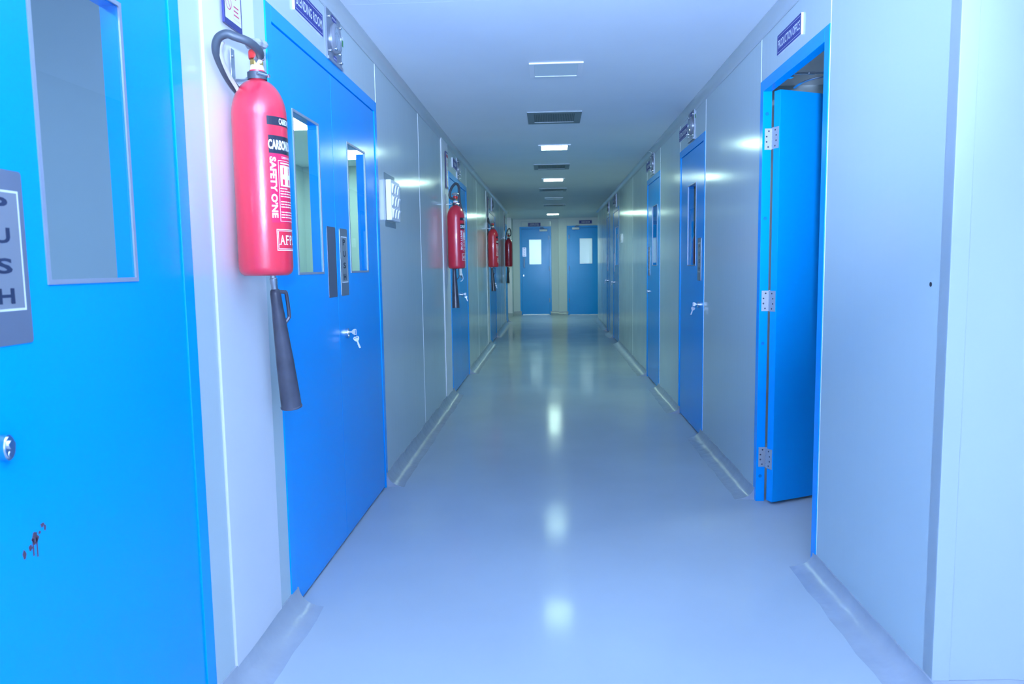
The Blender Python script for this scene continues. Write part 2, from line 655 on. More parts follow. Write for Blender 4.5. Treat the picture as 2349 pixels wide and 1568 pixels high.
shell('wall_outer_left', 'long wall of the rooms behind the left doors', [(-2.75, -2.7, -2.6, 22, 0, ZCOV)])
shell('wall_outer_right', 'long wall of the rooms behind the right doors', [(3.7, 3.75, -2.6, 22, 0, ZCOV)])
shell('wall_back', 'wall behind the viewer', [(-2.7, 3.7, -2.65, -2.6, 0, ZCOV)], 'pillar')
shell('wall_room_left', 'partitions between the rooms behind the left doors', [(-2.7, XL - T, y, y + 0.05, 0, ZCOV) for y in (2.36, 8.2, 12.7, 16.0)])
shell('wall_room_right', 'partitions between the rooms behind the right doors', [(XR + T, 3.7, y, y + 0.05, 0, ZCOV) for y in (4.95, 7.03, 10.9, 12.6, 16.15)])
shell('wall_far', 'back wall of the bright rooms behind the two end doors', [(-2.7, 3.7, 22, 22.05, 0, ZCOV), (0.24, 0.28, 18.25, 22, 0, ZCOV)], 'pillar')


# ------------------------------------------------------------------ coved skirtings
def cove_profile(reach, h, n=8):
    pts = [(0, 0), (reach, 0)]
    for k in range(1, n + 1):
        t = k / n * PI / 2
        pts.append((reach * (1 - math.sin(t)) + 0.0055, h * (1 - math.cos(t))))
    pts.append((0, h))
    return pts


def cove(parent, side, a, b, reach=0.095, h=0.075, name='cove_strip'):
    """strip of epoxy coving along the foot of a wall, a little uneven like the trowelled original"""
    prof = cove_profile(reach, h)
    ua, ub = sorted((U(side, a), U(side, b)))
    n = max(2, int((ub - ua) / 0.10))
    bm = new()
    rings = []
    for i in range(n + 1):
        u = ua + (ub - ua) * i / n
        k = 1 + random.uniform(-0.06, 0.06)
        k2 = 1 + random.uniform(-0.07, 0.07)
        rings.append([bm.verts.new((u, -p[0] * k + (0 if p[0] else 0.0), p[1] * k2)) for p in prof])
    m = len(prof)
    for i in range(n):
        for j in range(m):
            bm.faces.new([rings[i][j], rings[i][(j + 1) % m], rings[i + 1][(j + 1) % m], rings[i + 1][j]])
    bm.faces.new(rings[0])
    bm.faces.new(rings[-1][::-1])
    return finish(bm, name, 'cove', parent, smooth=True)


bl = thing('baseboard_left', *at('L', 0), 'coved epoxy skirting along the foot of the left wall', 'skirting', kind='structure')
for a, b in ((-2.6, 1.0), (1.88, 2.51), (3.955, 6.87), (8.24, 11.32), (12.5, 15.36), (15.9, 16.05)):
    cove(bl, 'L', a, b)
br_ = thing('baseboard_right', *at('R', 0), 'coved epoxy skirting along the foot of the right wall', 'skirting', kind='structure')
for a, b in ((1.984 - .09, 2.892), (3.742, 5.11), (5.955, 7.13), (7.975, 11.27), (12.2, 12.96), (13.58, 16.2)):
    cove(br_, 'R', a, b, 0.10, 0.06)
bf = thing('baseboard_front', (XR, 1.984, 0), 0, 'coved skirting under the wall facing the viewer', 'skirting', kind='structure')
cove(bf, 'E', -0.0, 2.66, 0.10, 0.06)
be = thing('baseboard_end', (0, 0, 0), 0, 'coved skirting along the foot of the end wall', 'skirting', kind='structure')
for (a, b, y) in ((-2.7, -0.885, 17.5), (-0.89, -0.70, YE1), (0.01, 0.207, YE1), (0.2, 0.43, YE2), (1.28, 3.7, YE2)):
    o = cove(be, 'E', a, b, 0.10, 0.085)
    o.location = (0, y, 0)


# ceiling coves
def ccove(name, side, segs, label):
    t = thing(name, *at(side, 0, ZC), label, 'coving', kind='structure')
    for a, b, dz in segs:
        ua, ub = sorted((U(side, a), U(side, b)))
        bm = new()
        prof = [(0, 0), (0.047, 0), (0.047, -0.002)]
        for k in range(0, 9):
            tt = k / 8 * PI / 2
            prof.append((0.045 * (1 - math.sin(tt)) + 0.0015, -0.002 - 0.040 * (1 - math.cos(tt))))
        prof += [(0.0015, -0.046), (0, -0.046)]
        poly_extrude(bm, [(p[0] + dz, p[1] - dz) for p in prof], ua, ub, lambda x, z, d: (d, -x, z))
        finish(bm, 'coving_strip', 'covew', t, smooth=True)
    return t


ccove('trim_1', 'L', ((-2.6, 2.9, 0), (2.9, 5.8, 0.0012), (5.8, 8.8, 0), (8.8, 11.9, .0012), (11.9, 16.0, 0)), 'coved aluminium strip where the left wall meets the ceiling')
ccove('trim_2', 'R', ((1.99, 4.57, 0.0012), (4.57, 7.6, 0), (7.6, 10.6, .0012), (10.6, 13.6, 0), (13.6, 16.2, .0012)), 'coved aluminium strip where the right wall meets the ceiling')


# ------------------------------------------------------------------ doors
def lock_body(bm, x, z):
    poly_extrude(bm, [(x + 0.0135 * math.cos(a), z + 0.0215 * math.sin(a)) for a in [2 * PI * k / 24 for k in range(24)]], 0.0, -0.011, lambda a, b, d: (a, d, b))
    poly_extrude(bm, [(x + 0.0115 * math.cos(a), z + 0.0190 * math.sin(a)) for a in [2 * PI * k / 24 for k in range(24)]], -0.011, -0.0135, lambda a, b, d: (a, d, b))
    lathe(bm, [(0, -0.0135), (0.0075, -0.0135), (0.0075, -0.017), (0, -0.017)], 16, 'Y', (x, 0, z + 0.005))
    lathe(bm, [(0, -0.0135), (0.006, -0.0135), (0.006, -0.0145), (0, -0.0145)], 16, 'Y', (x, 0, z - 0.011))


def hinge(parent, loc, rot, name='hinge'):
    pass


def leaf_part(parent, x0, x1, z0, z1, win=None, plates=(), lock=None, yf=0.0005, th=0.042, name='leaf'):
    """a door leaf with its window, plates and lock; win=(x0,x1,z0,z1)"""
    bm = new()
    slab(bm, x0, x1, z0, z1, yf, yf + th, [win] if win else [])
    lf = finish(bm, name, 'blue', parent)
    if win:
        wx0, wx1, wz0, wz1 = win
        bm = new()
        bw = 0.006 if th > 0.041 and ND[0] in (1, 2) else 0.0035
        slab(bm, wx0 - bw, wx1 + bw, wz0 - bw, wz1 + bw, yf - 0.0025, yf + 0.0012, [(wx0 + bw / 2, wx1 - bw / 2, wz0 + bw / 2, wz1 - bw / 2)])
        finish(bm, 'window_bead', 'bead', lf)
        bm = new()
        bx(bm, wx0, wx1, yf + 0.0015, yf + 0.0055, wz0, wz1)
        finish(bm, 'glass_pane', 'glass', lf)
    for p in plates:
        px0, px1, pz0, pz1, word = p[:5]
        bm = new()
        plate(bm, px0, px1, pz0, pz1, yf, yf - 0.0016, 0.006)
        finish(bm, 'push_plate', 'plateblank' if word is None else 'plate', lf)
        if word:
            w, h = px1 - px0, pz1 - pz0
            ix0, ix1, iz0, iz1 = px0 + w * .1, px1 - w * .1, pz0 + h * 0.195, pz1 - h * 0.115
            bm = new()
            rect(bm, ix0, ix1, iz0, iz1, yf - 0.0019)
            flatprint(bm, 'push_label', 'plate2', lf)
            bm = new()
            rect_ring(bm, ix0, ix1, iz0, iz1, w * .035, yf - 0.0022)
            flatprint(bm, 'label_border', 'inkwhite', lf)
            bm = new()
            n = len(word)
            ch = (iz1 - iz0) / n
            for i, c in enumerate(word):
                add_text(bm, c, (px0 + px1) / 2, iz1 - ch * (i + 0.5), w=w * 0.34, h=ch * 0.52, y=yf - 0.0023, bold=0.03)
            flatprint(bm, 'push_lettering', 'inkdark', lf)
    if lock:
        bm = new()
        lock_body(bm, lock[0], lock[1])
        o = finish(bm, 'lock', 'chrome', lf, smooth=True, loc=(0, yf, 0))
    return lf


def frame_part(parent, hw, ztop, wd=0.05, proud=0.004, depth=T + 0.002, skip=None):
    """door frame: two jambs and a head, with the small bright lip on the outer edge"""
    bm = new()
    bx(bm, -hw, -hw + wd, -proud, depth, 0, ztop, 0.0015)
    finish(bm, 'frame_jamb', 'bluef', parent)
    bm = new()
    bx(bm, hw - wd, hw, -proud, depth, 0, ztop, 0.0015)
    finish(bm, 'frame_jamb', 'bluef', parent)
    bm = new()
    bx(bm, -hw + wd, hw - wd, -proud, depth, ztop - wd - 0.003, ztop, 0.0015)
    finish(bm, 'frame_head', 'bluef', parent)


def stop_part(parent, x0, x1, ztop):
    bm = new()
    slab(bm, x0 - 0.01, x1 + 0.01, 0, ztop + 0.01, 0.046, 0.051, [(x0 + 0.02, x1 - 0.02, -1, ztop - 0.02)])
    finish(bm, 'frame_stop', 'dark', parent)


WZ0, WZ1 = 1.184, 1.762
PZ0, PZ1 = 1.079, 1.372
ND = [0]


def door(side, y0, y1, leaves, label, ztop=HD):
    ND[0] += 1
    c = (y0 + y1) / 2
    d = thing('door_%d' % ND[0], *at(side, c), label, 'door', kind='structure')
    hw = abs(y1 - y0) / 2
    frame_part(d, hw, ztop)
    g = lambda y: (c - y) if side == 'R' else (y - c)
    lo = hi = None
    for L in leaves:
        xs = sorted((g(L['y'][0]), g(L['y'][1])))
        win = None
        if L.get('win'):
            a, b = sorted((g(L['win'][0]), g(L['win'][1])))
            win = (a, b, *L.get('wz', (WZ0, WZ1)))
        pl = []
        for p in L.get('plates', ()):
            a, b = sorted((g(p[0]), g(p[1])))
            pl.append((a, b, p[2] if len(p) > 3 else PZ0, p[3] if len(p) > 3 else PZ1, p[-1]))
        lk = (g(L['lock']), L.get('lz', 0.912)) if L.get('lock') is not None else None
        lf = leaf_part(d, xs[0], xs[1], 0.012, ztop - 0.058, win, pl, lk)
        L['obj'] = lf
        lo = xs[0] if lo is None else min(lo, xs[0])
        hi = xs[1] if hi is None else max(hi, xs[1])
    # dark rebate seen through the hairline gaps round the leaf
    bm = new()
    zt = ztop - 0.058
    for (a, b, z0, z1) in ((-hw + 0.048, lo + 0.004, 0, zt + 0.006), (hi - 0.004, hw - 0.048, 0, zt + 0.006), (-hw + 0.048, hw - 0.048, zt - 0.004, zt + 0.006)):
        bx(bm, a, b, 0.040, 0.052, z0, z1)
    finish(bm, 'rebate_seal', 'dark', d)
    return d, g


d1, g1 = door('L', 1.022, 1.86, [dict(y=(1.073, 1.814), win=(1.316, 1.602), plates=[(1.145, 1.260, 'PUSH')], lock=1.168)],
              'bright blue door nearest on the left with a push plate and brown stain')
lf = [c for c in d1.children if c.name.startswith('leaf')][0]
bm = new()
for (y, z, r1, r2) in ((1.225, 0.735, .010, .012), (1.212, 0.722, .005, .006), (1.246, 0.752, .006, .005), (1.252, 0.745, .003, .006), (1.196, 0.716, .005, .009), (1.237, .741, .004, .003)):
    pts = [(g1(y) + r1 * random.uniform(.6, 1.15) * math.cos(a), z + r2 * random.uniform(.6, 1.15) * math.sin(a)) for a in [2 * PI * k / 14 for k in range(14)]]
    poly_extrude(bm, pts, 0.0005, 0.0001, lambda a, b, d: (a, d, b))
for (y, z0, z1) in ((1.219, .705, .735), (1.2285, .700, .735)):
    bx(bm, g1(y) - .0017, g1(y) + .0017, 0.0001, 0.0005, z0, z1)
finish(bm, 'stain', 'stain', lf)

d2, g2 = door('L', 2.446, 3.985, [
    dict(y=(2.500, 3.162), win=(2.675, 2.968), plates=[(3.031, 3.150, None)]),
    dict(y=(3.166, 3.936), win=(3.391, 3.708), plates=[(3.216, 3.334, 'PUSH')], lock=3.263)],
    'blue double door of the blending room with a window in each leaf')
d3, g3 = door('L', 6.815, 8.26, [
    dict(y=(6.868, 7.53), win=(7.03, 7.33)),
    dict(y=(7.534, 8.208), win=(7.75, 8.05), plates=[(7.585, 7.70, 'PUSH')], lock=7.63)],
    'blue double door behind the second fire extinguisher on the left wall')
d4, g4 = door('L', 11.26, 12.55, [
    dict(y=(11.313, 11.82)),
    dict(y=(11.824, 12.498), win=(12.05, 12.33), lock=11.93)],
    'narrow looking blue door behind the third fire extinguisher on the left wall')
d5, g5 = door('L', 15.32, 15.92, [dict(y=(15.373, 15.867))],
              'farthest blue door on the left wall behind the fourth extinguisher')

# right wall: the open office door
ND[0] += 1
OY0, OY1 = 2.870, 3.765
oc = (OY0 + OY1) / 2
d6 = thing('door_%d' % ND[0], *at('R', oc), 'open blue office door with three steel hinges on the right', 'door', kind='structure')
frame_part(d6, (OY1 - OY0) / 2, HD, depth=0.038)
hw6 = (OY1 - OY0) / 2
# plug caps on the hinge jamb (far jamb = local -X)
for z in (1.905, 1.46 - .05, 0.80, 0.13):
    bm = new()
    lathe(bm, [(0, 0), (0.0085, 0), (0.0078, 0.0012), (0, 0.0012)], 16, 'Z')
    finish(bm, 'plug_cap', 'bluecap', d6, loc=(-hw6 + 0.05, 0.016, z), rot=(0, PI / 2, 0))
# the leaf stands open at 116 degrees, hinged on the far jamb
HX, HY = -0.3855, 0.041     # pin line in local coordinates
ang = math.radians(-26)
lw, lt = 0.80, 0.042
bm = new()
# leaf local: s along the leaf from the pin, t thickness away from the viewer
bx(bm, 0.0, lw, 0.0, lt, 0.014, HD - 0.058, 0.0025)
lf6 = finish(bm, 'leaf', 'blue', d6)
# world direction of the leaf (0.9,0.44): local X = -Y world, local Y = +X world
# local X axis of the leaf must map to (x=-0.44, y=0.90); its +Y to (-0.90,-0.44)
th6 = math.atan2(0.90, -0.44)
lf6.rotation_euler = (0, 0, th6)
lf6.location = (-0.3325, 0.058, 0)
for z in (1.786, 1.010, 0.228):
    bm = new()
    # jamb leaf lies on the reveal face of the jamb, door leaf on the edge of the leaf
    jx = -hw6 + 0.0505
    bx(bm, jx, jx + 0.0016, 0.006, 0.040, z - 0.05, z + 0.05)
    for k in range(5):
        z0 = z - 0.05 + k * 0.02
        lathe(bm, [(0, z0 + 0.0008), (0.0048, z0 + 0.0008), (0.0048, z0 + 0.0192), (0, z0 + 0.0192)], 14, 'Z', (HX, HY, 0))
    lathe(bm, [(0, z + 0.05), (0.0035, z + 0.05), (0.003, z + 0.053), (0, z + 0.054)], 12, 'Z', (HX, HY, 0))
    hg = finish(bm, 'hinge', 'hinge', d6, smooth=True)
    bm = new()
    for dz, dy in ((0.037, .025), (0.012, .015), (-0.013, .015), (-0.037, .023)):
        lathe(bm, [(0, 0.0017), (0.0042, 0.0017), (0.003, 0.0023), (0, 0.0023)], 12, 'Z')
        vs = bm.verts[-48:]
        for v in vs:
            x, y, zz = v.co
            v.co = (jx + zz, dy + y, z + dz + x)
    finish(bm, 'screw', 'screw', hg)
    # door-side plate of the hinge, on the edge face of the leaf (leaf local x=0)
    bm = new()
    bx(bm, -0.0018, 0.0, 0.006, 0.046, z - 0.05, z + 0.05)
    hp = finish(bm, 'hinge_plate', 'hinge', lf6)
    bm = new()
    for dz, dy in ((0.037, .029), (0.012, .022), (-0.013, .022), (-0.037, .029)):
        lathe(bm, [(0, 0.0019), (0.0042, 0.0019), (0.003, 0.0026), (0, 0.0026)], 12, 'Z')
        for v in bm.verts[-48:]:
            x, y, zz = v.co
            v.co = (-zz, dy + y, z + dz + x)
    finish(bm, 'hinge_screw', 'screw', lf6)
# door closer over the leaf: body on the inner face, arm to the frame head
# overhead closer: rod from the frame head to an elbow, forearm down to the leaf
bm = new()
rod0, rod1 = Vector((-0.155, 0.052, 2.032)), Vector((-0.205, 0.40, 2.040))
tube(bm, [rod0, rod1], 0.0045, 10)
for t0, t1, r in ((-0.03, 0.06, .0075), (0.22, 0.30, .0065), (0.44, 0.50, .0075)):
    tube(bm, [rod0.lerp(rod1, t0), rod0.lerp(rod1, t1)], r, 8)
bx(bm, -0.172, -0.138, 0.038, 0.056, 2.012, 2.05)
finish(bm, 'closer_rod', 'chrome', d6, smooth=True)
bm = new()
tube(bm, smooth_path([(-0.325, 0.118, 2.006), (-0.300, 0.126, 2.013), (-0.245, 0.140, 2.016), (-0.205, 0.20, 2.024), (-0.20, 0.39, 2.034)], 6), 0.0065, 8, flat=0.6)
finish(bm, 'closer_arm', 'steel', d6, smooth=True)

d7, g7 = door('R', 5.06, 6.02, [dict(y=(5.112, 5.968), win=(5.367, 5.672), plates=[(5.168, 5.283, 'PUSH')], lock=5.198)],
              'blue door on the right wall with a push plate, gauge and sign above')
d8, g8 = door('R', 7.08, 8.01, [dict(y=(7.132, 7.958), win=(7.275, 7.60), plates=[(7.78, 7.90, 'PUSH')], lock=7.87)],
              'blue door beyond the push plate door on the right wall, without keys in its lock')
d9, g9 = door('R', 11.235, 12.225, [dict(y=(11.287, 12.173), win=(11.42, 11.86), plates=[(11.98, 12.10, 'PUSH')], lock=12.071)],
              'blue door second from the far end of the right wall, next to white switches')
d10, g10 = door('R', 12.93, 13.61, [dict(y=(12.982, 13.558), plates=[(13.36, 13.48, 'PUSH')], lock=13.434)],
                'narrow blue door closest to the far end of the right wall')

# end doors
d11, g11 = door('E1', -0.727, 0.037, [dict(y=(-0.675, -0.015), win=(-0.498, -0.206), wz=(1.225, 1.82), lock=-0.640, lz=0.955)],
                'blue end door on the left with a pull sign, handle and bright window', ztop=2.13)
lf = [c for c in d11.children if c.name.startswith('leaf')][0]
bm = new()
plate(bm, g11(-.662), g11(-.572), 1.415, 1.635, 0.0005, -0.0015, 0.004)
finish(bm, 'pull_sign', 'plate2', lf)
bm = new()
for i, c in enumerate('PULL'):
    add_text(bm, c, g11(-.617), 1.605 - .053 * i, w=0.026, h=0.034, y=-0.002, bold=0.03)
flatprint(bm, 'pull_lettering', 'inkdark', lf)
bm = new()
tube(bm, smooth_path([(g11(-.622), 0.004, 1.385), (g11(-.622), -0.03, 1.38), (g11(-.622), -0.04, 1.36), (g11(-.622), -0.04, 1.18), (g11(-.622), -0.03, 1.155), (g11(-.622), 0.004, 1.15)], 5), 0.009, 10)
finish(bm, 'pull_handle', 'steel', lf, smooth=True)
d12, g12 = door('E2', 0.408, 1.30, [dict(y=(0.460, 1.248), win=(0.715, 1.010), wz=(1.225, 1.82))],
                'blue end door on the right, partly hidden by the right wall', ztop=2.125)


def closer(d, x0, x1, z, ztop, flip):
    bm = new()
    bx(bm, x0, x1, -0.055, 0.004, z - 0.026, z + 0.026, 0.012)
    finish(bm, 'closer_body', 'white', d, smooth=True)
    xm = (x0 + x1) / 2 + flip * 0.02
    bm = new()
    tube(bm, [(xm, -0.03, z + 0.02), (xm, -0.03, z + 0.045), (xm - flip * 0.10, -0.09, z + 0.06), (xm - flip * .03, -0.012, z + 0.075)], 0.007, 8)
    finish(bm, 'closer_arm', 'gbody', d, smooth=True)


closer(d11, g11(-.245), g11(-.055), 2.036, 2.13, 1)
closer(d12, g12(.533), g12(.705), 2.055, 2.125, -1)
for d, x in ((d11, 0.762 / 2 - 0.051), (d12, -0.892 / 2 + 0.051)):
    for z in (1.86, 1.12, 0.35):
        bm = new()
        lathe(bm, [(0, z - .05), (.008, z - .05), (.008, z + .05), (0, z + .05)], 10, 'Z', (x, -0.006, 0))
        finish(bm, 'hinge', 'steel', d, smooth=True)
# raised blank panel over the left end door
bm = new()
slab(bm, -0.70, 0.03, 2.14, 2.268, -0.012, 0.0, [(-0.675, 0.005, 2.155, 2.245)])
o = finish(bm, 'transom_frame', 'panel', we, loc=(0, YE1, 0))


# ------------------------------------------------------------------ keys left in the locks
def key_pts():
    return [(-.004, 0), (-.004, -.010), (-.0105, -.016), (-.0135, -.024), (-.011, -.032), (-.006, -.036), (.006, -.036), (.011, -.032), (.0135, -.024), (.0105, -.016), (.004, -.010), (.004, 0)]


def key_bow(bm, f, t=0.0011):
    """flat key bow with a slot near the far end; f maps (a across, b outwards, d thickness) to xyz"""
    outer = [(-.0035, 0), (-.0035, -.008), (-.0095, -.013), (-.013, -.020), (-.013, -.027), (-.0095, -.030), (.0095, -.030), (.013, -.027), (.013, -.020), (.0095, -.013), (.0035, -.008), (.0035, 0)]
    inner = [(-.009, -.0235), (-.009, -.0265), (.009, -.0265), (.009, -.0235)]
    for d in (-t, t):
        o = [bm.verts.new(f(a, b, d)) for a, b in outer]
        i = [bm.verts.new(f(a, b, d)) for a, b in inner]
        bm.faces.new([o[0], o[1], o[2], i[0], i[3], o[9], o[10], o[11]])
        bm.faces.new([o[2], o[3], o[4], i[1], i[0]])
        bm.faces.new([o[4], o[5], o[6], o[7], i[2], i[1]])
        bm.faces.new([o[7], o[8], o[9], i[3], i[2]])
    for ring in (outer, inner):
        n = len(ring)
        for k in range(n):
            (a, b), (a2, b2) = ring[k], ring[(k + 1) % n]
            bm.faces.new([bm.verts.new(f(*q)) for q in ((a, b, -t), (a2, b2, -t), (a2, b2, t), (a, b, t))])


def keys(side, pos, z, label, tilt=-0.35):
    k = thing('key_set', *at(side, pos, z, off=0.013), label, 'keys', 'keys left in the door locks')
    bm = new()
    bx(bm, -0.0009, 0.0009, -0.006, 0.0, 0.0015, 0.0085)
    key_bow(bm, lambda a, b, d: (d, b - 0.004, a + 0.005))
    finish(bm, 'key', 'key', k)
    # split ring through the slot
    bm = new()
    c = Vector((0, -0.029, -0.0135))
    tube(bm, [c + Vector((0.0, 0.0065 * math.sin(a), 0.0075 * math.cos(a))) for a in [2 * PI * q / 20 for q in range(21)]], 0.0007, 6)
    finish(bm, 'key_ring', 'steel', k, smooth=True)
    # second key hanging from the ring, blade downwards
    bm = new()
    key_bow(bm, lambda a, b, d: (d, a, -0.030 - b))
    bx(bm, -0.0011, 0.0011, -0.0035, 0.0035, -0.054, -0.029)
    for q in range(4):
        bx(bm, -0.0011, 0.0011, 0.0035, 0.0048 + 0.0008 * (q % 2), -0.050 + q * 0.005, -0.0475 + q * 0.005)
    o = finish(bm, 'spare_key', 'key', k)
    # hang: slot end up at the ring
    o.location = (0.0005, -0.029, -0.0165)
    o.rotation_euler = (tilt, 0, 0.12)
    return k


keys('L', 3.263, 0.912, 'two keys on a ring in the lock of the blending room double door')
keys('L', 7.63, 0.912, 'two keys in the lock below the second fire extinguisher')
keys('L', 11.93, 0.912, 'two keys in the lock beside the third fire extinguisher on the left')
keys('R', 5.198, 0.912, 'two keys in the lock of the right-hand door with the push plate')
keys('R', 12.071, 0.912, 'two keys in the lock of the second door from the end of the right wall')
keys('R', 13.434, 0.912, 'two keys in the lock of the last narrow door on the right wall')


# ------------------------------------------------------------------ signs
def sign(side, pos, z, w, h, lines, label, cat='sign', th=0.009, name='room_sign', off=0.0, fill=(0.86, 0.40)):
    s = thing(name, *at(side, pos, z, off), label, cat, 'blue room name signs')
    bm = new()
    bx(bm, -w / 2, w / 2, -th, 0, -h / 2, h / 2, 0.0006)
    finish(bm, 'board', 'white', s)
    bm = new()
    rect(bm, -w / 2 + .0008, w / 2 - .0008, -h / 2 + .0008, h / 2 - .0008, -th - 0.0003)
    flatprint(bm, 'sign_face', 'indigo', s)
    bm = new()
    m = 0.009
    rect_ring(bm, -w / 2 + m, w / 2 - m, -h / 2 + m, h / 2 - m, 0.0014, -th - 0.0006)
    flatprint(bm, 'border_line', 'inkwhite', s)
    bm = new()
    n = len(lines)
    for i, t in enumerate(lines):
        zc = (n - 1) / 2 * h * 0.3 - i * h * 0.3 if n > 1 else 0
        vs, fs, tw, tht = text_mesh(t, 0.012)
        add_text(bm, t, 0, zc, w=(w - 0.03) * fill[0] * (1 if n == 1 or i else 0.9), h=h * (fill[1] if n == 1 else 0.2), y=-th - 0.0006, bold=0.012)
    flatprint(bm, 'sign_lettering', 'inkwhite', s)
    return s


sign('L', 2.892, 2.166, 0.336, 0.088, ['BLENDING ROOM'], 'indigo sign reading BLENDING ROOM above the left double door', fill=(1.0, 0.42))
sign('R', 3.332, 2.155, 0.318, 0.086, ['PRODUCTION OFFICE'], 'indigo sign reading PRODUCTION OFFICE above the open door', fill=(1.0, 0.42))
sign('L', 7.24, 2.172, 0.32, 0.09, ['ROOM'], 'dull indigo sign above the double door behind the second extinguisher', fill=(.6, .4))
sign('R', 5.845, 2.181, 0.35, 0.086, ['SIFTING ROOM-1'], 'indigo sign reading SIFTING ROOM-1 beside a gauge on the right wall', fill=(1.0, 0.42))
sign('R', 7.86, 2.195, 0.34, 0.09, ['ROOM'], 'dull indigo sign beside the gauge over the second closed door on the right wall', fill=(.62, .36))
sign('R', 12.05, 2.19, 0.32, 0.09, ['ROOM'], 'small dark sign over the second door from the end of the right wall', fill=(.6, .4))
sign('E1', -0.368, 2.178, 0.305, 0.088, ['PURIFIED WATER', 'COLLECTION AREA'], 'two-line indigo sign above the left end door', off=0.014, fill=(.84, .4))
sign('E2', 0.853, 2.206, 0.31, 0.088, ['WASH ROOM'], 'indigo sign reading WASH ROOM above the right end door', fill=(.72, .36))


def safety_board(side, pos, z, w, h, label, off=0.012):
    s = thing('safety_board', *at(side, pos, z, off), label, 'sign', 'safety boards over the extinguishers')
    bm = new()
    bx(bm, -w / 2, w / 2, -0.006, 0, -h / 2, h / 2, 0.0008)
    finish(bm, 'board', 'navy', s)
    y = -0.0063
    bm = new()
    rect(bm, -w / 2 + .007, w / 2 - .007, -h / 2 + .016, h / 2 - .014, y)
    flatprint(bm, 'poster_face', 'white', s)
    bm = new()
    y -= 0.0004
    # heading band, three ring symbols down the left with text blocks beside them
    rect(bm, -w / 2 + .012, w / 2 - .012, h / 2 - .05, h / 2 - .024, y)
    rows = 3
    top = h / 2 - .058
    rh = (top - (-h / 2 + .022)) / rows
    for i in range(rows):
        zc = top - rh * (i + 0.5)
        cx = -w * 0.24
        rr = w * 0.165
        for q in range(24):
            a0, a1 = 2 * PI * q / 24, 2 * PI * (q + 1) / 24
            bm.faces.new([bm.verts.new((cx + r * math.cos(a), y, zc + r * math.sin(a))) for r, a in ((rr, a0), (rr, a1), (rr * .86, a1), (rr * .86, a0))])
        dx = rr * 0.64
        bm.faces.new([bm.verts.new((cx + a, y, zc + b)) for a, b in ((-dx, dx), (-dx + .003, dx + .001), (dx, -dx), (dx - .003, -dx - .001))])
        x0, x1 = w * 0.0, w * 0.42
        rect_ring(bm, x0, x1, zc - rh * .44, zc + rh * .44, 0.0007, y)
        for k in range(5):
            zz = zc + rh * 0.28 - k * rh * 0.14
            ll = random.uniform(.5, .85) * (x1 - x0)
            if k == 1:
                continue
            rect(bm, x0 + .004, x0 + .004 + ll * (.5 if k == 0 else 1), zz - .0028, zz + .0012, y)
    flatprint(bm, 'red_print', 'inkred', s)
    return s


safety_board('L', 2.156, 2.045, 0.122, 0.325, 'white safety board with red ring symbols above the nearest extinguisher')
safety_board('L', 6.615, 2.04, 0.13, 0.315, 'safety board on the pillar above the second extinguisher')
safety_board('L', 11.0, 2.055, 0.13, 0.30, 'safety board on the pillar above the third extinguisher')
safety_board('L', 15.08, 2.05, 0.13, 0.30, 'safety board on the pillar above the fourth extinguisher')
s = thing('wall_notice', (-0.89, 17.9, 1.98), PI / 2, 'small pink notice on the recess wall beside the left end door', 'sign')
bm = new()
bx(bm, -.055, .055, -.004, 0, -.06, .06)
finish(bm, 'board', 'white', s)
bm = new()
rect(bm, -.045, .045, -.05, .05, -.0045)
flatprint(bm, 'red_print', 'inkred', s)


